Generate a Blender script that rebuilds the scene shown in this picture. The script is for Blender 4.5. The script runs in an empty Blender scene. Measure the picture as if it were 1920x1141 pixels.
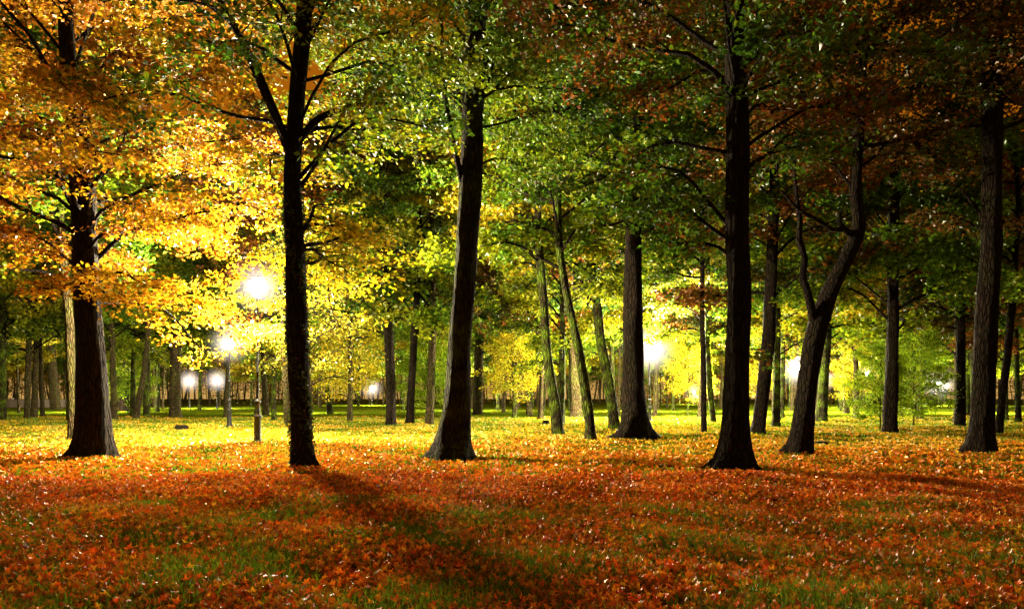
import bpy, math, numpy as np, time
T0=time.time()
scene=bpy.context.scene
R=np.random.default_rng(7)
CH=1.7; F=1280.0; HY=745.0
def wx(px,d): return (px-960.0)/F*d
def wz(py,d): return CH+(HY-py)/F*d
def depth(by): return CH*F/(by-HY)
def hgt(x,y):
    x=np.asarray(x,float); y=np.asarray(y,float)
    a=.05*np.sin(.7*x+.3*y)+.05*np.sin(.5*y-.25*x+1)+.03*np.sin(1.7*x-.9*y)+.02*np.sin(2.9*y+1.3*x)
    return a*np.clip((120-y)/80,0.15,1)
# ---------------------------------------------------------------- mesh helpers
def mesh_np(name,V,loops,starts,mats,face_mat=None,col=None,smooth=False):
    me=bpy.data.meshes.new(name)
    V=np.asarray(V,np.float32); loops=np.asarray(loops,np.int32); starts=np.asarray(starts,np.int32)
    me.vertices.add(len(V)); me.vertices.foreach_set("co",V.ravel())
    me.loops.add(len(loops)); me.loops.foreach_set("vertex_index",loops)
    me.polygons.add(len(starts)); me.polygons.foreach_set("loop_start",starts)
    for m in mats: me.materials.append(m)
    if face_mat is not None: me.polygons.foreach_set("material_index",np.asarray(face_mat,np.int32))
    sm=np.zeros(len(starts),bool)+smooth if np.isscalar(smooth) else smooth
    me.polygons.foreach_set("use_smooth",sm)
    if col is not None:
        at=me.attributes.new("leafcol",'FLOAT_COLOR','FACE')
        at.data.foreach_set("color",np.asarray(col,np.float32).ravel())
    me.update(calc_edges=True); me.validate()
    return me
class Geo:
    def __init__(s): s.V=[];s.L=[];s.S=[];s.M=[];s.C=[];s.SM=[];s.nv=0;s.nl=0
    def add(s,V,faces,k,mat=0,col=None,smooth=False):
        faces=np.asarray(faces,np.int64).reshape(-1,k)
        n=len(faces)
        s.V.append(V); s.L.append((faces+s.nv).ravel()); s.S.append(np.arange(n)*k+s.nl)
        s.M.append(np.full(n,mat)); s.SM.append(np.full(n,smooth,bool))
        s.C.append(np.ones((n,4))*.1 if col is None else col)
        s.nv+=len(V); s.nl+=n*k
    def mesh(s,name,mats):
        return mesh_np(name,np.concatenate(s.V),np.concatenate(s.L),np.concatenate(s.S),mats,np.concatenate(s.M),np.concatenate(s.C),np.concatenate(s.SM))
def tube(g,pts,rad,seg=8,mat=0,ridge=0,rng=R,flare=0,lobes=5):
    pts=np.asarray(pts,float); rad=np.asarray(rad,float); n=len(pts)
    t=np.gradient(pts,axis=0); t/=np.linalg.norm(t,axis=1)[:,None]+1e-9
    ref=np.array([1.,0,0]) if abs(t[:,2]).mean()>.6 else np.array([0,0,1.])
    u=np.cross(t,ref); u/=np.linalg.norm(u,axis=1)[:,None]+1e-9
    v=np.cross(t,u)
    a=np.linspace(0,2*np.pi,seg,endpoint=False)
    rr=np.repeat(rad[:,None],seg,1)
    if ridge:
        ph=rng.uniform(0,6,6); z=pts[:,2][:,None]
        A=a[None]+.12*np.sin(z*1.3+ph[0])
        rr=rr*(1+ridge*(np.sin(9*A+ph[1]+.8*np.sin(z*2.1))*.5+np.sin(15*A+ph[2]+1.2*np.sin(z*3.7))*.5)+.05*np.sin(2*A+z*.8+ph[3])+.04*np.sin(3*A-z*1.9+ph[5]))
        if flare:
            zz=np.clip(z-pts[0,2],0,99)
            lob=.5+.5*np.cos(lobes*a[None]+ph[4]+.6*np.sin(2*a[None]+ph[0]))
            rr=rr*(1+flare*np.exp(-zz/.2)*(.15+.95*lob)+.10*np.exp(-zz/.8))
    P=pts[:,None,:]+rr[:,:,None]*(np.cos(a)[None,:,None]*u[:,None,:]+np.sin(a)[None,:,None]*v[:,None,:])
    i=np.arange(n-1)[:,None]*seg; j=np.arange(seg)[None]; j2=(j+1)%seg
    f=np.stack([i+j,i+j2,i+seg+j2,i+seg+j],-1).reshape(-1,4)
    g.add(P.reshape(-1,3),f,4,mat,None,True)
def pal_cols(rng,n,pal,clump):
    pal=np.array(pal); k=len(pal)-1
    t=np.clip(clump+rng.normal(0,.17,n),0,.999)*k
    i=t.astype(int); f=(t-i)[:,None]
    c=pal[i]*(1-f)+pal[np.minimum(i+1,k)]*f
    c=c*rng.uniform(.35,1.35,n)[:,None]
    return np.concatenate([np.clip(c,0,.9),np.ones((n,1))],1)
def frames(rng,n,tilt):
    nrm=np.stack([rng.normal(0,tilt,n),rng.normal(0,tilt,n),np.ones(n)],1); nrm/=np.linalg.norm(nrm,axis=1)[:,None]
    a=rng.uniform(0,2*np.pi,n); d=np.stack([np.cos(a),np.sin(a),np.zeros(n)],1)
    d-=nrm*(d*nrm).sum(1)[:,None]; d/=np.linalg.norm(d,axis=1)[:,None]
    return d,np.cross(nrm,d),nrm
def leaves(g,rng,pos,size,pal,clump,tilt=.75,mat=1):
    n=len(pos); d,s,nn=frames(rng,n,tilt)
    L=(size*rng.uniform(.6,1.3,n))[:,None]; w=L*.40; fo=L*rng.uniform(.02,.22,n)[:,None]
    V=np.stack([pos-d*L*.5,pos+s*w+nn*fo-d*L*.05,pos+d*L*.5-nn*L*.08,pos-s*w+nn*fo-d*L*.05],1).reshape(-1,3)
    g.add(V,np.arange(n*4),4,mat,pal_cols(rng,n,pal,clump))
# ---------------------------------------------------------------- materials
def newmat(name):
    m=bpy.data.materials.new(name); m.use_nodes=True; nt=m.node_tree; nt.nodes.clear()
    return m,nt,nt.nodes,nt.links
def leaf_mat(name,tr=.5,gloss=.06,rough=.38):
    m,nt,N,L=newmat(name)
    o=N.new("ShaderNodeOutputMaterial"); a=N.new("ShaderNodeAttribute"); a.attribute_name="leafcol"
    df=N.new("ShaderNodeBsdfDiffuse"); t=N.new("ShaderNodeBsdfTranslucent"); mx=N.new("ShaderNodeMixShader"); mx.inputs[0].default_value=tr
    gl=N.new("ShaderNodeBsdfGlossy"); gl.inputs["Roughness"].default_value=rough; m2=N.new("ShaderNodeMixShader"); m2.inputs[0].default_value=gloss
    L.new(a.outputs["Color"],df.inputs["Color"]); L.new(a.outputs["Color"],t.inputs["Color"])
    L.new(df.outputs[0],mx.inputs[1]); L.new(t.outputs[0],mx.inputs[2]); L.new(mx.outputs[0],m2.inputs[1]); L.new(gl.outputs[0],m2.inputs[2])
    L.new(m2.outputs[0],o.inputs["Surface"]); return m
def bark_mat(name,c1,c2,moss,mossamt=.5,scale=13):
    m,nt,N,L=newmat(name)
    o=N.new("ShaderNodeOutputMaterial"); b=N.new("ShaderNodeBsdfPrincipled"); b.inputs["Roughness"].default_value=.95; b.inputs["Specular IOR Level"].default_value=.1
    tc=N.new("ShaderNodeTexCoord"); mp=N.new("ShaderNodeMapping"); mp.inputs["Scale"].default_value=(1,1,.2)
    n1=N.new("ShaderNodeTexNoise"); n1.inputs["Scale"].default_value=scale*1.6; n1.inputs["Detail"].default_value=6; n1.inputs["Roughness"].default_value=.75
    v=N.new("ShaderNodeTexVoronoi"); v.feature='DISTANCE_TO_EDGE'; v.inputs["Scale"].default_value=scale
    L.new(tc.outputs["Object"],mp.inputs[0]); L.new(mp.outputs[0],n1.inputs["Vector"]); L.new(mp.outputs[0],v.inputs["Vector"])
    cr=N.new("ShaderNodeValToRGB"); cr.color_ramp.elements[0].color=(*c1,1); cr.color_ramp.elements[1].color=(*c2,1); cr.color_ramp.elements[0].position=.38; cr.color_ramp.elements[1].position=.68
    L.new(n1.outputs["Fac"],cr.inputs[0])
    n2=N.new("ShaderNodeTexNoise"); n2.inputs["Scale"].default_value=1.6; n2.inputs["Detail"].default_value=6; L.new(tc.outputs["Object"],n2.inputs["Vector"])
    r2=N.new("ShaderNodeMapRange"); r2.inputs[1].default_value=.42; r2.inputs[2].default_value=.62; r2.inputs[4].default_value=mossamt; L.new(n2.outputs["Fac"],r2.inputs[0])
    mx=N.new("ShaderNodeMixRGB"); mx.inputs[2].default_value=(*moss,1); L.new(r2.outputs[0],mx.inputs[0]); L.new(cr.outputs[0],mx.inputs[1])
    sm=N.new("ShaderNodeMapRange"); sm.inputs[2].default_value=.22; L.new(v.outputs["Distance"],sm.inputs[0])
    dk=N.new("ShaderNodeMixRGB"); dk.blend_type='MULTIPLY'; dk.inputs[0].default_value=.75; L.new(mx.outputs[0],dk.inputs[1]); L.new(sm.outputs[0],dk.inputs[2])
    L.new(dk.outputs[0],b.inputs["Base Color"])
    mm=N.new("ShaderNodeMath"); mm.operation='ADD'
    L.new(sm.outputs[0],mm.inputs[0]); L.new(n1.outputs["Fac"],mm.inputs[1])
    bp=N.new("ShaderNodeBump"); bp.inputs["Strength"].default_value=1; bp.inputs["Distance"].default_value=.08; L.new(mm.outputs[0],bp.inputs["Height"]); L.new(bp.outputs[0],b.inputs["Normal"])
    L.new(b.outputs[0],o.inputs["Surface"]); return m
def plain(name,c,rough=.6,metal=0,noise=.3):
    m,nt,N,L=newmat(name)
    o=N.new("ShaderNodeOutputMaterial"); b=N.new("ShaderNodeBsdfPrincipled"); b.inputs["Roughness"].default_value=rough; b.inputs["Metallic"].default_value=metal
    n=N.new("ShaderNodeTexNoise"); n.inputs["Scale"].default_value=12; n.inputs["Detail"].default_value=6
    cr=N.new("ShaderNodeValToRGB"); cr.color_ramp.elements[0].color=(*[x*(1-noise) for x in c],1); cr.color_ramp.elements[1].color=(*[x*(1+noise) for x in c],1)
    L.new(n.outputs["Fac"],cr.inputs[0]); L.new(cr.outputs[0],b.inputs["Base Color"]); L.new(b.outputs[0],o.inputs["Surface"]); return m
def emis(name,c,s):
    m,nt,N,L=newmat(name); o=N.new("ShaderNodeOutputMaterial"); e=N.new("ShaderNodeEmission"); e.inputs[0].default_value=(*c,1); e.inputs[1].default_value=s
    L.new(e.outputs[0],o.inputs["Surface"]); return m
LEAF=leaf_mat("leaf_foliage",.5,.03); GLEAF=leaf_mat("fallen_leaf",.2,.045,.40)
BARK=bark_mat("bark_dark",(.006,.004,.003),(.038,.020,.010),(.022,.022,.005),.5)
BARKM=bark_mat("bark_mossy",(.012,.010,.004),(.07,.055,.018),(.10,.155,.008),1.0)
BARKC=bark_mat("bark_dark_moss",(.008,.006,.003),(.045,.03,.012),(.05,.065,.006),.8)
BARKP=bark_mat("bark_beech",(.04,.03,.012),(.12,.08,.035),(.09,.10,.015),.6)
YEL=(.52,.33,.010);YGR=(.27,.32,.008);GRN=(.09,.20,.007);DGR=(.025,.07,.006);ORG=(.56,.20,.008);BRN=(.19,.062,.007);RED=(.5,.07,.006)
# ---------------------------------------------------------------- object helpers
col=scene.collection
def ob(name,data,parent=None,loc=(0,0,0)):
    o=bpy.data.objects.new(name,data); col.objects.link(o); o.location=loc
    if parent: o.parent=parent
    return o
def thing(name,loc,label,cat,group=None):
    e=ob(name,None,None,loc); e.empty_display_size=.3; e["label"]=label; e["category"]=cat
    if group: e["group"]=group
    return e
# ---------------------------------------------------------------- crown generation
LD=25.6
LAMP1=np.array([wx(483,LD),LD,wz(537,LD)])
def gen_crown(g,rng,axis,z0,z1,nl,Lm,nsub,nleaf,size,pal,seg=5,limbr=.06,bmat=0,lmat=1,extra=(),shape=.5,vs=.09,rise0=0.,origin=None,rl=(-.1,.4)):
    limbs=[]
    for i in range(nl):
        t=(i+rng.uniform(0,.9))/nl; z=z0+(z1-z0)*t
        az=i*2.399+rng.uniform(-.4,.4)
        prof=(1-abs(t-.3)**1.4*shape*1.6)
        l=Lm*max(prof,.3)*rng.uniform(.7,1.15)
        s=axis(z); rise=rng.uniform(*rl)+.5*t+rise0
        e=s+np.array([math.cos(az)*l,math.sin(az)*l,l*rise])
        limbs.append((s,e,l,rng.uniform(.04,.16)*l,limbr*(1-.5*t)*rng.uniform(.6,1.2),1.0,None))
    for (zs,e,dens,cl) in extra:
        s=axis(zs); e=np.array(e); l=np.linalg.norm(e-s); limbs.append((s,e,l,.08*l,limbr*.7,dens,cl))
    A=[];B=[];CN=[];CL=[]
    for (s,e,l,droop,r,dens,cl) in limbs:
        t=np.linspace(0,1,8)[:,None]
        side=np.cross(e-s,[0,0,1.]); side/=np.linalg.norm(side)+1e-9
        w=rng.normal(0,.05*l,2)
        pts=s+(e-s)*t+np.array([0,0,1])*(4*t*(1-t)*droop*1.4)+side*(w[0]*np.sin(3.1*t)+w[1]*np.sin(6.3*t))
        pts[:,2]+=.03*l*np.sin(9*t[:,0]+rng.uniform(0,6))
        tube(g,pts,r*(1-t[:,0])**.8+.010,seg,bmat)
        az0=math.atan2(e[1]-s[1],e[0]-s[0])
        if cl is None: cl=rng.uniform(.1,.9)
        for k in range(int(nsub*(.6+.5*dens))):
            q=rng.uniform(.22,1.0); f=q*7; ii=min(int(f),6); b=pts[ii]*(1-f+ii)+pts[ii+1]*(f-ii)
            sg=1 if k%2 else -1
            a=az0+sg*rng.uniform(.25,1.25); sl=(.5*min(l,6)*(1.1-.75*q)+.5)*rng.uniform(.6,1.1)
            en=b+np.array([math.cos(a)*sl,math.sin(a)*sl,sl*rng.uniform(-.38,.24)])
            mid=(b+en)/2+np.array([rng.normal(0,.05*sl),rng.normal(0,.05*sl),.09*sl])
            tube(g,[b,mid,en],[.018,.011,.004],3,bmat)
            c=int(nleaf*dens*sl/1.6*rng.uniform(.2,1.6))+3
            A+= [b,mid]; B+=[mid,en]; CN+=[c//3,c-c//3]; v=np.clip(cl+rng.normal(0,.15),0,1); CL+=[v,v]
    A=np.array(A);B=np.array(B);CN=np.array(CN);CL=np.array(CL)
    idx=np.repeat(np.arange(len(A)),CN); n=len(idx); t=rng.uniform(0,1,n)[:,None]
    dv=B[idx]-A[idx]; ln=np.linalg.norm(dv,axis=1)[:,None]+1e-6
    sd=np.stack([-dv[:,1],dv[:,0],np.zeros(n)],1)/ln
    fan=np.minimum(.33,ln*.5)
    pos=A[idx]+dv*t+sd*rng.normal(0,1,n)[:,None]*fan+np.stack([rng.normal(0,.05,n),rng.normal(0,.05,n),rng.normal(-.06,vs,n)],1)
    cc=CL[idx]
    if origin is not None:   # foliage is pruned back round the lamp head
        q=pos+np.array([origin[0],origin[1],0])-LAMP1
        keep=(np.linalg.norm(q,axis=1)>rng.uniform(1.0,1.9,n))
        ax_=np.array([0,0,CH])-LAMP1; ax_/=np.linalg.norm(ax_); al=q@ax_; rad=np.linalg.norm(q-al[:,None]*ax_,axis=1)
        keep&=~((al>0)&(rad<rng.uniform(.35,.7,n)))
        pos=pos[keep]; cc=cc[keep]
    leaves(g,rng,pos,size,pal,cc,mat=lmat)
    return n
def path_fn(pts):
    P=np.array(pts); 
    def f(z):
        return np.array([np.interp(z,P[:,2],P[:,0]),np.interp(z,P[:,2],P[:,1]),z])
    return f
def smooth_path(ctrl,n):
    C=np.array(ctrl); z=C[:,2]; zz=np.linspace(z[0],z[-1],n)
    zz=np.concatenate([z[0]+(zz[1]-z[0])*np.array([0,.12,.28,.5,.75]),zz[1:]]) 
    out=np.stack([np.interp(zz,z,C[:,k]) for k in range(C.shape[1])],1)
    k=np.array([1,2,3,2,1])/9.
    for c in (0,1,3):
        a=np.pad(out[:,c],2,mode='edge'); s=np.convolve(a,k,'valid'); s[0]=out[0,c]; out[:,c]=s
    out[:,2]=zz; return out
def build_tree(bx,by,path,label,bark,top=15,crown=None,ivy=0,forks=(),flare=.9,seg=36,dy=0,cat="tree",group=None,extra=(),shared=None,rot=0,crz=0):
    d=depth(by); x0=wx(bx,d); z0=float(hgt(x0,d))-.06
    e=thing("tree",(x0,d,0),label,cat,group)
    rng=np.random.default_rng(int(bx*7+by))
    ctrl=[(0,0,z0,path[0][2]/F*d/2)]
    for i,(px,py,w) in enumerate(path):
        ctrl.append((wx(px,d)-x0,dy*(i+1)/len(path)+rng.normal(0,.04),wz(py,d),w/F*d/2))
    l=ctrl[-1]; 
    if l[2]<top:
        k=ctrl[-2]; sl=(l[0]-k[0])/(l[2]-k[2]+1e-6)*.4
        for q in (.5,1.0):
            ctrl.append((l[0]+sl*(top-l[2])*q+rng.normal(0,.1),l[1],l[2]+(top-l[2])*q,l[3]*(1-.75*q)+.02))
    P=smooth_path(ctrl,52)
    g=Geo(); tube(g,P[:,:3],P[:,3]*.96,seg,0,.05,rng,flare,rng.integers(4,7))
    for fk in forks:
        Q=np.array([(wx(a,d)-x0,dd,wz(b,d),w/F*d/2) for (a,b,w,dd) in fk])
        t=np.linspace(0,len(Q)-1,len(Q)*5); QQ=np.stack([np.interp(t,np.arange(len(Q)),Q[:,k]) for k in range(4)],1)
        kk=np.array([1,2,3,2,1])/9.
        for c in range(4):
            a=np.pad(QQ[:,c],2,mode='edge'); s=np.convolve(a,kk,'valid'); s[0]=QQ[0,c]; s[-1]=QQ[-1,c]; QQ[:,c]=s
        tube(g,QQ[:,:3],QQ[:,3],12,0,.03,rng)
    ax=path_fn(P[:,:3])
    if shared is None:
        gl=Geo()
        ex=[(t[0],(wx(t[1],d+t[3])-x0,t[3],wz(t[2],d+t[3])),t[4],(t[5] if len(t)>5 else None)) for t in extra]
        class Split:
            def add(s,V,f,k,mat=0,col=None,smooth=False):
                (g if mat==0 else gl).add(V,f,k,0,col,smooth)
        gen_crown(Split(),rng,ax,extra=ex,origin=(x0,d),**crown)
        ob("crown",gl.mesh("crown",[LEAF]),e)
    else:
        tp=ax(top*.55); c=ob("crown",shared,e,(tp[0],tp[1],crz)); c.rotation_euler=(0,0,rot)
    ob("trunk",g.mesh("trunk",[bark]),e)
    if ivy:
        gi=Geo(); n=ivy; zz=rng.uniform(0,1,n)**1.3*6.5+.1; a=rng.uniform(0,2*np.pi,n)
        keep=(np.sin(zz*2.1+a*2)+np.sin(zz*5+a*3))>.1
        zz=zz[keep];a=a[keep]
        rr=np.interp(zz,P[:,2],P[:,3])*1.0+.005+rng.exponential(.02,len(zz))
        pos=np.stack([np.interp(zz,P[:,2],P[:,0])+rr*np.cos(a),np.interp(zz,P[:,2],P[:,1])+rr*np.sin(a),zz],1)
        leaves(gi,rng,pos,.07,[(.02,.035,.008),(.03,.07,.01),(.10,.04,.01)],rng.uniform(0,.9,len(zz)),tilt=2.5,mat=0)
        ob("ivy",gi.mesh("ivy",[LEAF]),e)
    return e
# ---------------------------------------------------------------- near trees
NS=.13
def cr(z0,z1,nl,L,ns,nlf,pal,size=NS,**k): return dict(z0=z0,z1=z1,nl=nl,Lm=L,nsub=ns,nleaf=nlf,size=size,pal=pal,**k)
build_tree(172,858,[(176,815,62),(173,760,55),(171,700,51),(160,450,44),(150,300,40),(128,150,32),(120,0,26)],"thick dark-barked tree with orange and yellow autumn crown",BARK,14,
  cr(5.2,13.5,28,5.6,14,78,[BRN,ORG,YEL,YEL,ORG]),flare=.75,extra=[(4.8,290,540,-1.5,1.0,.5),(4.8,70,550,-1.0,1.0,.4),(5.2,20,430,-1,1.0,.1),(4.6,230,590,-1.8,.8,.5),(5.6,410,400,-1,1.0,.5),(6.2,450,300,.5,1.,.6),(7.2,330,150,-2,1.,.5),(6.5,60,250,-3,1,.3),(7.5,200,100,-3.5,1,.4),(4.7,490,640,5.4,.95,.6),(4.5,400,680,5.2,.7,.6)])
build_tree(568,877,[(566,820,40),(563,760,38),(560,700,39),(557,580,37),(553,450,35),(545,330,34),(556,180,31),(566,80,30),(570,0,28)],"slender dark tree with forked trunk and traces of ivy",BARK,13,
  cr(6.8,12.5,20,4.6,12,76,[DGR,GRN,YGR,YEL]),ivy=5000,forks=[[(545,290,20,0),(522,220,17,-.3),(497,150,14,-.5),(450,60,11,-.7),(420,0,8,-.8)],[(552,275,14,0),(590,215,12,.2),(650,185,9,.4),(720,175,7,.6)]],
  extra=[(5.2,660,520,2.,.8,.9),(5.4,640,430,2.5,1.0,.9),(5.2,720,470,3,1.0,.8),(6.6,700,160,-.5,1.2,.6),(5.6,620,380,1.5,.9,.9),(5.0,500,655,9.2,.8,.95),(5.1,640,620,8,.7,.95)])
build_tree(848,853,[(849,832,66),(853,800,56),(857,750,49),(862,650,45),(872,520,43),(880,400,42),(886,250,41),(890,120,39),(895,0,37)],"tall straight dark trunk with mossy edge and green crown",BARKC,14,
  cr(10.2,13.5,16,5.2,14,80,[DGR,GRN,YGR],limbr=.045),forks=[[(868,350,11,0),(850,270,10,-.2),(838,200,9,-.3),(832,120,7,-.4),(830,20,5,-.4)]],
  extra=[(10,700,150,1.2,1.4,.9),(10,620,120,1.,1.2,.8),(10.2,1000,130,1.,1.4,.9),(10.2,960,70,-1.,1.1,.6),(9.6,1080,250,1.5,1.1,.7),(8.6,1020,350,2.5,1.,.6),(10.2,820,140,-2.4,1.1,.95)])
build_tree(1375,887,[(1377,850,58),(1380,800,50),(1384,700,47),(1385,560,45),(1384,450,44),(1382,300,42),(1380,180,40),(1378,60,38)],"straight dark rough-barked tree with flared roots",BARK,12.5,
  cr(7.0,12,20,4.6,12,78,[DGR,GRN,BRN,(.28,.08,.008)]),extra=[(5.1,1180,370,1.5,1.2,.3),(5.4,1200,300,1.0,1.1,.4),(4.8,1250,460,1.,.9,.3),(6.6,1540,250,1.,1.,.3),(2.3,1372,610,1.0,.5,.3)])
build_tree(1497,850,[(1500,825,42),(1504,790,36),(1516,720,35),(1522,660,37),(1531,610,38),(1548,565,33),(1562,532,31),(1578,505,29),(1597,465,27),(1612,440,26),(1611,410,23),(1600,370,21),(1607,320,19),(1612,200,17),(1625,60,14)],"crooked leaning tree with twisted forked trunk",BARK,13.5,
  cr(9.4,13,18,4.6,12,80,[DGR,BRN,DGR,BRN]),forks=[[(1528,615,16,0),(1516,580,15,-.2),(1506,548,13,-.3),(1495,522,12,-.35),(1499,490,11,-.4),(1487,455,10,-.4),(1490,420,9,-.4),(1480,380,8,-.5),(1476,300,6,-.5)],[(1610,435,16,0),(1592,440,13,-.1),(1574,434,11,-.3),(1562,425,9,-.4),(1560,412,7,-.4),(1568,400,5,-.4)],[(1576,434,9,-.2),(1545,436,8,-.4),(1520,420,8,-.5),(1490,412,7,-.7),(1465,400,6,-.9),(1440,375,5,-1)]],
  extra=[(8.,1450,240,1,1.,.4),(8.6,1720,260,1,1.,.3)])
build_tree(1835,850,[(1838,825,46),(1842,780,40),(1848,700,38),(1854,560,37),(1856,450,36),(1858,300,35),(1860,150,34),(1862,0,33)],"tall straight tree with dark trunk and brown crown",BARK,14,
  cr(9.8,13.5,20,5.0,12,80,[BRN,DGR,BRN,BRN]),extra=[(6.6,1740,400,1,.9,.4),(6.6,1700,250,1,.9,.5),(6.5,1910,420,1.5,.8,.3)])
print("near",time.time()-T0)
# ---------------------------------------------------------------- shared crowns for the mid and far trees
def crown_variant(seed,pal,z0=5.6,z1=19,nl=28,L=5.0,ns=10,nlf=76,size=.22,limbr=.07,**k):
    g=Geo(); rng=np.random.default_rng(seed)
    gen_crown(g,rng,lambda z:np.array([0,0,z]),z0,z1,nl,L,ns,nlf,size,pal,4,limbr,1,0,shape=.55,vs=.18,**k)
    return g.mesh("crown",[LEAF,BARK])
VY=[crown_variant(1,[GRN,YGR,YEL,YGR]),crown_variant(2,[DGR,YGR,(.4,.32,.010)],z0=4.8)]
VG=[crown_variant(3,[DGR,GRN,YGR]),crown_variant(4,[DGR,GRN,YGR],z0=5.)]
VO=[crown_variant(5,[BRN,YEL,YGR]),crown_variant(6,[BRN,BRN,DGR])]
YE2=(.62,.42,.012);YG2=(.36,.44,.010);GR2=(.13,.30,.010)
LY=crown_variant(11,[YG2,YE2,YG2],z0=1.9,z1=8,nl=42,L=3.0,ns=9,nlf=42,size=.15,limbr=.025,rise0=.15)
LN=crown_variant(13,[(.09,.12,.006),(.25,.17,.008),(.05,.09,.005)],z0=2.1,z1=9,nl=40,L=3.1,ns=9,nlf=36,size=.13,limbr=.025,rise0=.15)
LG=crown_variant(12,[GR2,YG2,GR2],z0=.9,z1=8,nl=50,L=3.2,ns=9,nlf=60,size=.16,limbr=.03,rise0=.1)
mid="park trees standing behind the first row"
mids=[
(1190,822,[(1190,806,64),(1189,785,53),(1188,750,44),(1187,650,38),(1187,500,35),(1190,380,30)],"stout dark tree with flared base beside a street lamp",BARK,VG[0],20,1.0),
(1047,812,[(1043,775,21),(1033,720,19),(1023,640,18),(1020,560,17),(1012,490,16)],"slim mossy green-trunked tree leaning slightly",BARKM,VY[0],18,.5),
(1108,825,[(1105,775,19),(1092,700,18),(1082,640,17),(1066,570,16),(1050,480,15)],"slim leaning tree with greenish trunk",BARKM,VG[1],16,.5),
(1152,805,[(1149,765,21),(1138,700,19),(1126,640,18),(1119,570,18),(1100,450,17)],"leaning reddish-brown trunked tree",BARKM,VY[1],18,.6),
(1420,812,[(1428,750,25),(1440,650,24),(1447,500,22),(1450,380,20)],"dark tree leaning gently over the leaves",BARK,VO[1],19,.5),
(1455,798,[(1456,700,14),(1457,600,13)],"thin yellowish-green trunked tree",BARKM,VG[0],18,.5),
(733,798,[(733,720,19),(730,650,17),(720,500,14)],"reddish-brown trunked tree with yellow crown",BARK,VG[0],18,.5),
(768,795,[(772,720,15),(776,650,14),(785,500,12)],"thin brown tree beside a thicker trunk",BARK,VY[1],17,.4),
(1668,813,[(1670,740,24),(1673,650,22),(1676,400,19)],"dark tree with low green leafy sprays",BARK,VG[1],18,.5),
(1800,800,[(1801,700,17),(1802,600,16)],"straight dark slender tree trunk",BARK,VO[1],18,.4),
(1872,812,[(1880,740,14),(1888,680,13),(1897,560,12)],"thin bent dark tree trunk",BARK,VG[0],15,.3),
(1540,790,[(1543,720,20),(1548,650,19)],"mossy tree with pale green trunk",BARKM,VY[0],19,.7),
(135,825,[(134,720,15),(130,600,15),(118,480,14)],"pale slim tree beside a thick dark trunk",BARKP,VG[0],17,.3),
(50,785,[(53,700,10),(57,560,9)],"thin pale leaning tree",BARKP,VY[1],18,.2),
(275,782,[(275,700,12),(272,600,11)],"slim greenish tree on the lawn",BARKM,VG[1],20,.2),
(328,782,[(328,700,20),(331,620,19)],"thick brown-barked tree on the lawn",BARKP,VG[0],21,.4),
(1320,812,[(1319,700,10),(1316,560,9)],"thin dark upright young trunk",BARK,VG[0],14,.2),
(1338,792,[(1330,720,11),(1326,650,10)],"thin mossy leaning tree",BARKM,VY[1],17,.3),
(1080,783,[(1078,700,22),(1072,620,19)],"pale thick tree in the mist",BARKP,VG[0],20,.5),
(965,783,[(965,700,10),(962,600,9)],"thin pale tree with bright green leaves",BARKM,VY[0],18,.2),
(215,788,[(212,700,11),(209,600,10)],"slim pale yellowish tree trunk",BARKP,VY[1],18,.2),
(840,775,[(836,700,13),(815,600,11)],"leaning slender park tree",BARK,VY[0],18,.3),
(895,776,[(897,700,19),(900,600,17)],"pale grey-barked tree in the mist",BARKP,VG[0],21,.3),
(620,776,[(612,720,11),(605,640,10)],"slim mossy park tree",BARKM,VG[1],19,.2),
(105,768,[(100,720,17),(95,650,15)],"pale leaning tree near a low wall",BARKP,VO[0],20,.4),
(232,770,[(228,710,17),(226,650,15)],"brown-barked tree in the park",BARK,VG[0],20,.4),
]
for i,(bx,by,path,lab,bk,v,top,fl) in enumerate(mids):
    cz=R.uniform(-.2,.8)
    if abs(bx-1218)<175 and by>800: cz=1.6
    if bx==1190: cz=2.6
    if bx==1668: cz=-.6
    build_tree(bx,by,path,lab,bk,top,shared=v,rot=i*1.7,crz=cz,group=mid,seg=20,flare=fl)
def small_tree(px,d,mesh,lab,rot,s=1):
    x=wx(px,d); e=thing("young_tree",(x,d,float(hgt(x,d))-.03),lab,"tree"); g=Geo(); rng=np.random.default_rng(int(px))
    P=np.array([(rng.normal(0,.03)+.02*k,0,k*.9) for k in range(10)]); tube(g,P,np.linspace(.07,.02,10),10,0,.03,rng,.4)
    ob("trunk",g.mesh("trunk",[BARKM]),e); c=ob("crown",mesh,e); c.rotation_euler=(0,0,rot); e.scale=(s,s,s)
small_tree(570,30.5,LN,"young tree with bright yellow leaves beside a lamp",.7,.95)
small_tree(962,55,LY,"young tree with bright yellow-green leaves",1,.8)
small_tree(1650,36,LG,"young tree with dark green low foliage",2,.5)
small_tree(1712,40,LG,"young tree with dark green low foliage",4,.62)
small_tree(660,50,LY,"young tree with bright yellow leaves",3,.9)
small_tree(1290,62,LY,"young tree with bright yellow-green leaves",5,.75)
small_tree(800,66,LG,"young tree with bright green leaves",2.4,.95)
small_tree(240,74,LG,"young tree with bright green leaves",1.4,1.)
small_tree(1600,72,LY,"young tree with bright yellow-green leaves",3.4,.9)
small_tree(1420,78,LY,"young tree with bright yellow-green leaves",2.1,1.)
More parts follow.
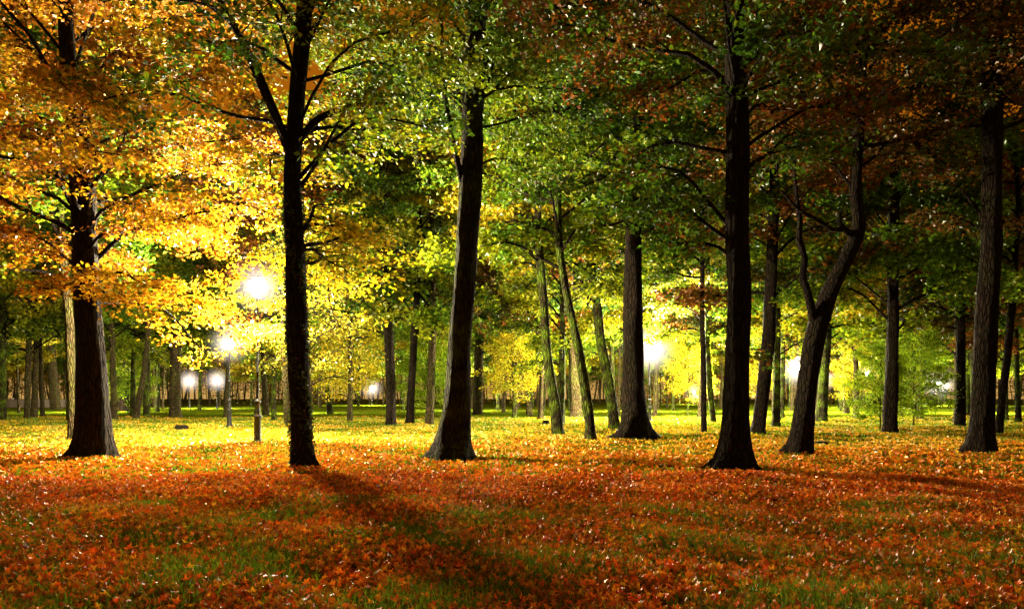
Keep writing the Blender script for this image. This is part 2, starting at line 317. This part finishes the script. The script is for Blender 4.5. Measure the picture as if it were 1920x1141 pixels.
# ---------------------------------------------------------------- lamps
lamps=[(483,537,LD,1,3.0),(430,645,39.6,1,.5),(407,713,105,1,1.0),(355,714,112,1,1.0),(697,727,150,1,3),(1218,653,50,1,4.5),(1497,688,80,1,5),(1548,710,118,1,2.4),(1625,700,98,1,2.4),(1760,718,140,1,7),(1302,735,170,1,2),
(1037,716,115,2,1.0),(560,722,75,1,.7),(866,722,90,1,1.6),(176,722,80,1,1.3),(1187,722,85,1,2.2),(1378,722,60,1,1.8),(1848,722,75,1,2.6)]  # entries after the orange lamp: unseen, added behind trunks to light the background
IRON=plain("dark_iron",(.015,.016,.014),.45,.6); CONC=plain("cast_base",(.02,.02,.018),.6,.3)
LP=7500
gmats={}; vmats={}
def halo_mat(rad,st,c):  # self-emitting volume: painted haze glow, no scattering of the lamp's light
    m,nt,N,L=newmat("painted_halo"); o=N.new("ShaderNodeOutputMaterial"); e=N.new("ShaderNodeEmission"); e.inputs[0].default_value=(*c,1)
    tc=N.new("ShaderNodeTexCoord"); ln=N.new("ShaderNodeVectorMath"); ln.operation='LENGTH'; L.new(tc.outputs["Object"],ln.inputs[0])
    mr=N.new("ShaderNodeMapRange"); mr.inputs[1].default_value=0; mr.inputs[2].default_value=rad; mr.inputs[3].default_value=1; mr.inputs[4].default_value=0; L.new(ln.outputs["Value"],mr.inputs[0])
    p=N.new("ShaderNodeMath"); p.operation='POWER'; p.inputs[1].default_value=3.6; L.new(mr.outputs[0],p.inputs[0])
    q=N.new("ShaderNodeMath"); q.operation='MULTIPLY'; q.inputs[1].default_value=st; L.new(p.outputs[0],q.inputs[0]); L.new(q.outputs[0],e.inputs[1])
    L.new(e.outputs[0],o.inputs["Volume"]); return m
def sphere(r,n=12,s=20):
    return lathe([(r*math.sin(t),-r*math.cos(t)) for t in np.linspace(0.001,math.pi-.001,n)],s)
def lathe(prof,seg=20):
    g=Geo(); P=np.array(prof,float); a=np.linspace(0,2*np.pi,seg,endpoint=False)
    V=np.stack([P[:,0][:,None]*np.cos(a),P[:,0][:,None]*np.sin(a),np.repeat(P[:,1][:,None],seg,1)],-1).reshape(-1,3)
    n=len(P); i=np.arange(n-1)[:,None]*seg; j=np.arange(seg)[None]; j2=(j+1)%seg
    g.add(V,np.stack([i+j,i+j2,i+seg+j2,i+seg+j],-1),4,0,None,True); return g
for (px,py,d,kind,s) in lamps:
    H=wz(py,d); x=wx(px,d); zg=float(hgt(x,d))
    lab="tall dark cast-iron street lamp with glowing white globe" if kind==1 else "street lamp glowing deep orange"
    e=thing("street_lamp",(x,d,zg),lab,"street lamp","lit street lamps in the park")
    hh=H-zg
    g=lathe([(.0,-.05),(.19,-.05),(.19,.10),(.15,.14),(.13,.2),(.12,.95),(.15,1.0),(.15,1.06),(.10,1.12),(.085,1.5),(.12,1.55),(.12,1.6),(.06,1.68)]); ob("base",g.mesh("base",[CONC]),e)
    g=lathe([(.055,1.6),(.05,2.6),(.065,2.63),(.065,2.68),(.045,2.72),(.038,hh-.45),(.07,hh-.41),(.07,hh-.37),(.11,hh-.31),(.13,hh-.27),(0,hh-.27)]); ob("post",g.mesh("post",[IRON]),e)
    r=.30; key=(kind,s)
    if key not in gmats: gmats[key]=emis("lamp_globe_glass",(1,.86,.58) if kind==1 else (1,.3,.03),LP*s*.68 if kind==1 else LP*.08)
    g=lathe([(r*math.sin(t),hh-r*math.cos(t)) for t in np.linspace(.4,math.pi-.3,7)],10); ob("globe",g.mesh("globe",[gmats[key]]),e)
    g=lathe([(.10,hh+.285),(.14,hh+.30),(.05,hh+.35),(.015,hh+.41),(.0,hh+.47)]); ob("cap",g.mesh("cap",[IRON]),e)
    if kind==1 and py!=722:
        big=px in (1218,1497,1760); mr_=(1.0+.016*d)*(1.45 if big else 1.); g=sphere(mr_); ob("glow",g.mesh("glow",[halo_mat(mr_,(9. if big else 5.)/mr_,(1,.87,.78))]),e,(0,0,hh))  # painted glow sphere round the globe, larger on some far lamps
# ---------------------------------------------------------------- background individual trees
vis=[(l[0],l[2]) for l in lamps]
far="trunks of the misty park wood"
tv=[]
for k in range(6):
    g=Geo(); rng=np.random.default_rng(50+k); top=20
    zz=np.concatenate([[-.1,.05,.2,.5,.9],np.linspace(1.5,top,16)]); b=rng.normal(0,.35,4)
    P=np.stack([b[0]*np.sin(zz/6)+b[2]*zz/14,b[1]*np.sin(zz/5),zz],1); tube(g,P,.24*(1-.8*np.clip(zz/top,0,1))+.02,12,0,.03,rng,.5)
    tv.append(g.mesh("trunk",[[BARKP,BARKM,BARKP][k%3]]))
cnt=0; placed=[]
allv=[VY[0],VG[0],VO[0],VY[1],VG[0],VG[1],VO[1]]
tries=0
while cnt<225 and tries<6000:
    tries+=1
    d=R.uniform(48,185) if cnt>18 else R.uniform(42,66)
    px=R.uniform(-150,2070); x=wx(px,d)
    if any(abs(px-lp)<(13 if ld<90 else 9) and d<ld+2 for lp,ld in vis): continue
    if any((x-a)**2+(d-b)**2<8 for a,b in placed): continue
    if any(abs(px-m[0])<12 and depth(m[1])>d-3 for m in mids): continue
    if abs(px-1218)<95 and d<49: continue
    placed.append((x,d)); k=int(R.integers(0,6))
    e=thing("tree",(x,d,0),["pale-trunked tree in the misty wood","mossy green-trunked tree in the misty wood","pale-trunked tree in the misty wood"][k%3],"tree",far)
    s=R.uniform(.75,1.25); t=ob("trunk",tv[k],e); t.rotation_euler=(0,0,R.uniform(0,6)); t.scale=(s*R.uniform(.45,1.0),)*2+(1,)
    if px>1300: v=[VG[0],VO[1],VO[1],VG[1],VY[0]][int(R.integers(0,5))]
    elif px<500: v=[VY[0],VO[0],VY[1],VG[0]][int(R.integers(0,4))]
    else: v=allv[int(R.integers(0,7))]
    c=ob("crown",v,e,(0,0,R.uniform(-1.4,1.4))); c.rotation_euler=(0,0,R.uniform(0,6)); sc=R.uniform(.9,1.25); c.scale=(sc,sc,R.uniform(.95,1.2))
    cnt+=1
print("far",cnt,time.time()-T0)
g=Geo(); rng=np.random.default_rng(9)
for i in range(520):
    x=rng.uniform(-230,230)+rng.normal(0,4); y=rng.uniform(186,240); r=rng.uniform(.07,.32)
    tube(g,[(x,y,-.2),(x+rng.normal(0,.6),y,6),(x+rng.normal(0,1.5),y,17)],[r,r*.8,.05],5,1)
n=120000; cx=rng.uniform(-240,240,1100); cy=rng.uniform(186,236,1100); cz=rng.uniform(0,1,1100)**1.15*22+3.2+2.2*(np.sin(cx*.11)+np.sin(cx*.05+1))
k=rng.integers(0,1100,n)
pos=np.stack([cx[k]+rng.normal(0,2.2,n),cy[k]+rng.normal(0,2.,n),np.clip(cz[k]+rng.normal(0,1.5,n),.1,30)],1)
leaves(g,rng,pos,.65,[DGR,YG2,GR2,ORG,BRN],rng.uniform(0,1,1100)[k],mat=0)
o=ob("far_woodland",g.mesh("far_woodland",[LEAF,BARKP])); o["label"]="far-off autumn woodland closing the park"; o["category"]="woodland"; o["kind"]="stuff"
# ---------------------------------------------------------------- ground
m,nt,N,L=newmat("leafy_ground")
o_=N.new("ShaderNodeOutputMaterial"); b=N.new("ShaderNodeBsdfPrincipled"); b.inputs["Roughness"].default_value=1; b.inputs["Specular IOR Level"].default_value=.0
tc=N.new("ShaderNodeTexCoord"); v=N.new("ShaderNodeTexVoronoi"); v.inputs["Scale"].default_value=9; L.new(tc.outputs["Object"],v.inputs["Vector"])
cr1=N.new("ShaderNodeValToRGB"); E=cr1.color_ramp; E.elements[0].color=(.30,.06,.006,1); E.elements[1].color=(.40,.2,.01,1); e2=E.elements.new(.4); e2.color=(.08,.028,.005,1); e3=E.elements.new(.7); e3.color=(.45,.14,.008,1)
L.new(v.outputs["Color"],cr1.inputs[0])
n2=N.new("ShaderNodeTexNoise"); n2.inputs["Scale"].default_value=.8; n2.inputs["Detail"].default_value=8; n2.inputs["Roughness"].default_value=.7; L.new(tc.outputs["Object"],n2.inputs["Vector"])
sx=N.new("ShaderNodeSeparateXYZ"); L.new(tc.outputs["Object"],sx.inputs[0])
yr=N.new("ShaderNodeMapRange"); yr.inputs[1].default_value=14; yr.inputs[2].default_value=48; yr.inputs[3].default_value=.02; yr.inputs[4].default_value=-.10; L.new(sx.outputs[1],yr.inputs[0])
ay=N.new("ShaderNodeMath"); ay.operation='ADD'; L.new(n2.outputs["Fac"],ay.inputs[0]); L.new(yr.outputs[0],ay.inputs[1])
mr=N.new("ShaderNodeMapRange"); mr.inputs[1].default_value=.44; mr.inputs[2].default_value=.56; L.new(ay.outputs[0],mr.inputs[0])
n3=N.new("ShaderNodeTexNoise"); n3.inputs["Scale"].default_value=30; n3.inputs["Detail"].default_value=4; L.new(tc.outputs["Object"],n3.inputs["Vector"])
cr2=N.new("ShaderNodeValToRGB"); cr2.color_ramp.elements[0].color=(.015,.03,.002,1); cr2.color_ramp.elements[1].color=(.12,.19,.006,1); cr2.color_ramp.elements[0].position=.35; cr2.color_ramp.elements[1].position=.65; L.new(n3.outputs["Fac"],cr2.inputs[0])
mx=N.new("ShaderNodeMixRGB"); L.new(mr.outputs[0],mx.inputs[0]); L.new(cr1.outputs[0],mx.inputs[2]); L.new(cr2.outputs[0],mx.inputs[1]); L.new(mx.outputs[0],b.inputs["Base Color"])
bp=N.new("ShaderNodeBump"); bp.inputs["Strength"].default_value=.8; bp.inputs["Distance"].default_value=.05; L.new(n3.outputs["Fac"],bp.inputs["Height"]); L.new(bp.outputs[0],b.inputs["Normal"]); L.new(b.outputs[0],o_.inputs["Surface"])
ys=np.concatenate([np.linspace(-25,2,12),np.linspace(3,50,190),np.geomspace(51,900,40)]); xs=np.concatenate([-np.geomspace(900,32,20),np.linspace(-30,30,200),np.geomspace(32,900,20)])
X,Y=np.meshgrid(xs,ys); Z=hgt(X,Y); V=np.stack([X,Y,Z],-1).reshape(-1,3); w=len(xs)
i=np.arange(len(ys)-1)[:,None]*w; j=np.arange(w-1)[None]
g=Geo(); g.add(V,np.stack([i+j,i+j+1,i+w+j+1,i+w+j],-1),4,0,None,True)
o=ob("ground",g.mesh("ground",[m])); o["kind"]="structure"; o["label"]="park lawn strewn with fallen autumn leaves"; o["category"]="ground"
def scatter(rng,n,d0,d1,p=1.0):
    y=np.sqrt(rng.uniform(d0*d0,d1*d1,n)); x=rng.uniform(-.86,.86,n)*y; x+=rng.normal(0,.2,n); return x,y
rng=np.random.default_rng(33); g=Geo()
x,y=scatter(rng,135000,4.4,14.5)
den=np.sin(2.3*x+1.3*np.sin(1.7*y))+np.sin(2.9*y+1.8*x+2)+.8*np.sin(5.1*x+4.2*y)
keep=rng.uniform(0,1,len(x))<np.clip(.62+.22*den+(y-9)*.04,.22,1); x=x[keep];y=y[keep]; n=len(x)
pos=np.stack([x,y,hgt(x,y)+rng.uniform(.01,.08,n)],1)
d_,s_,nn=frames(rng,n,.9)
ang=np.linspace(0,2*np.pi,10,endpoint=False); rad=np.array([1,.42,.85,.38,.55,.22,.55,.38,.85,.42])
S=(.046*rng.uniform(.6,1.4,n))[:,None,None]; cu=rng.uniform(-.3,.9,n)[:,None,None]
u=(rad*np.cos(ang))[None,:,None]; w_=(rad*np.sin(ang))[None,:,None]
V=pos[:,None,:]+S*(u*d_[:,None,:]+w_*s_[:,None,:]+cu*(w_**2+.5*u**2)*nn[:,None,:])
g.add(V.reshape(-1,3),np.arange(n*10),10,0,pal_cols(rng,n,[(.7,.07,.005),(.88,.14,.007),(.9,.24,.01),(.2,.035,.004),(.9,.38,.015)],rng.uniform(0,1,n)))
x,y=scatter(rng,210000,14,60); den=np.sin(.9*x+1.3*np.sin(.6*y))+np.sin(.8*y+.7*x+2)+.6*np.sin(2.1*x+1.2*y)
keep=rng.uniform(0,1,len(x))<np.clip(1.0-(y-13)/42+.25*den,.08,1); x=x[keep];y=y[keep]; n=len(x)
pos=np.stack([x,y,hgt(x,y)+rng.uniform(.01,.05,n)],1)
leaves(g,rng,pos,.125,[(.8,.15,.007),(.85,.27,.01),(.8,.38,.014),(.55,.34,.012)],np.clip((y-13)/20+rng.normal(0,.2,n),0,1),tilt=.8,mat=0)
o=ob("fallen_leaves",g.mesh("fallen_leaves",[GLEAF])); o["kind"]="stuff"; o["label"]="carpet of red and orange fallen leaves on grass"; o["category"]="leaves"
g=Geo()
GM=leaf_mat("grass_blade",.35,.02)
for (n,d0,d1,hh,ww) in ((190000,4.3,11,.10,.006),(190000,11,56,.10,.016)):
    x,y=scatter(rng,n,d0,d1); den=np.sin(2.1*x+1.3*np.sin(1.6*y)+2)+np.sin(2.2*y-1.6*x)+.7*np.sin(5.7*x+3.2*y)
    keep=rng.uniform(0,1,n)<np.clip(.55+.24*den+(y>25)*.3-(y-4)*(y<11)*.03,.1,1); x=x[keep];y=y[keep]; n=len(x)
    z=hgt(x,y); a=rng.uniform(0,2*np.pi,n); h=hh*rng.uniform(.5,1.4,n); lx=rng.normal(0,.45,n)*h; ly=rng.normal(0,.45,n)*h
    c=np.cos(a)*ww;s=np.sin(a)*ww
    V=np.stack([np.stack([x-c,y-s,z],1),np.stack([x+c,y+s,z],1),np.stack([x+lx,y+ly,z+h],1)],1)
    g.add(V.reshape(-1,3),np.arange(n*3),3,0,pal_cols(rng,n,[(.06,.12,.008),(.14,.23,.01),(.25,.32,.012)],rng.uniform(0,1,n)))
o=ob("grass",g.mesh("grass",[GM])); o["kind"]="stuff"; o["label"]="short green grass between the fallen leaves"; o["category"]="grass"
def stump(px,by,r,h,lab):
    d=depth(by); x=wx(px,d); e=thing("tree_stump",(x,d,float(hgt(x,d))-.04),lab,"stump"); g=Geo(); rng=np.random.default_rng(px)
    tube(g,[(0,0,0),(0,0,.08),(.02,0,h*.5),(.03,0,h),(.03,0,h+.01),(.03,0,h+.012)],[r,r*.9,r*.8,r*.75,r*.5,.001],20,0,.05,rng,.5); ob("wood",g.mesh("wood",[BARK]),e)
stump(340,802,.35,.3,"low dark weathered tree stump in the grass"); stump(1023,797,.2,.3,"small dark tree stump"); stump(1540,832,.22,.18,"small dark stump among leaves")
WALL=plain("pale_stone",(.28,.23,.19),.8)
e=thing("low_wall",(-108,120,0),"long low pale stone wall with posts","wall")
import bmesh
def box(bm,x0,x1,y0,y1,z0,z1):
    r=bmesh.ops.create_cube(bm,size=1); 
    for v in r["verts"]: v.co=((x0+x1)/2+v.co.x*(x1-x0),(y0+y1)/2+v.co.y*(y1-y0),(z0+z1)/2+v.co.z*(z1-z0))
bm=bmesh.new(); box(bm,-30,30,-.12,.12,-.1,1.25); me=bpy.data.meshes.new("panel"); bm.to_mesh(me); me.materials.append(WALL); ob("panel",me,e)
bm=bmesh.new(); box(bm,-30,30,-.2,.2,1.25,1.38); me=bpy.data.meshes.new("coping"); bm.to_mesh(me); me.materials.append(WALL); ob("coping",me,e)
bm=bmesh.new(); box(bm,-.22,.22,-.26,.26,-.1,1.55); box(bm,-.28,.28,-.32,.32,1.55,1.65); pm=bpy.data.meshes.new("pillar"); bm.to_mesh(pm); pm.materials.append(WALL)
for k in range(13): ob("pillar",pm,e,(-30+k*5,0,0))
# ---------------------------------------------------------------- world: town glow in the misty night sky
w=bpy.data.worlds.new("World"); scene.world=w; w.use_nodes=True; N=w.node_tree.nodes; L=w.node_tree.links; N.clear()
wo=N.new("ShaderNodeOutputWorld"); bg=N.new("ShaderNodeBackground"); bg.inputs[1].default_value=1.0; L.new(bg.outputs[0],wo.inputs["Surface"])
tc=N.new("ShaderNodeTexCoord"); sx=N.new("ShaderNodeSeparateXYZ"); L.new(tc.outputs["Generated"],sx.inputs[0])
cr=N.new("ShaderNodeValToRGB"); mr=N.new("ShaderNodeMapRange"); mr.inputs[1].default_value=-.3; mr.inputs[2].default_value=.6; L.new(sx.outputs[1],mr.inputs[0]); L.new(mr.outputs[0],cr.inputs[0])
cr.color_ramp.elements[0].color=(.24,.14,.055,1); cr.color_ramp.elements[1].color=(.38,.11,.004,1)
hz=N.new("ShaderNodeMapRange"); hz.inputs[1].default_value=.02; hz.inputs[2].default_value=.14; hz.inputs[3].default_value=1; hz.inputs[4].default_value=0; hz.interpolation_type='SMOOTHSTEP'; L.new(sx.outputs[2],hz.inputs[0])
mxw=N.new("ShaderNodeMixRGB"); mxw.inputs[2].default_value=(.60,.34,.09,1); L.new(hz.outputs[0],mxw.inputs[0]); L.new(cr.outputs[0],mxw.inputs[1]); L.new(mxw.outputs[0],bg.inputs[0])
cam=bpy.data.cameras.new("camera"); cam.lens=24; cam.sensor_width=36; cam.shift_y=(HY-570.5)/1920; cam.clip_end=3000
c=bpy.data.objects.new("camera",cam); c.location=(0,0,CH); c.rotation_euler=(math.pi/2,0,0); col.objects.link(c); scene.camera=c
scene.view_settings.view_transform='Standard'; scene.view_settings.look='None'
print("done",time.time()-T0)
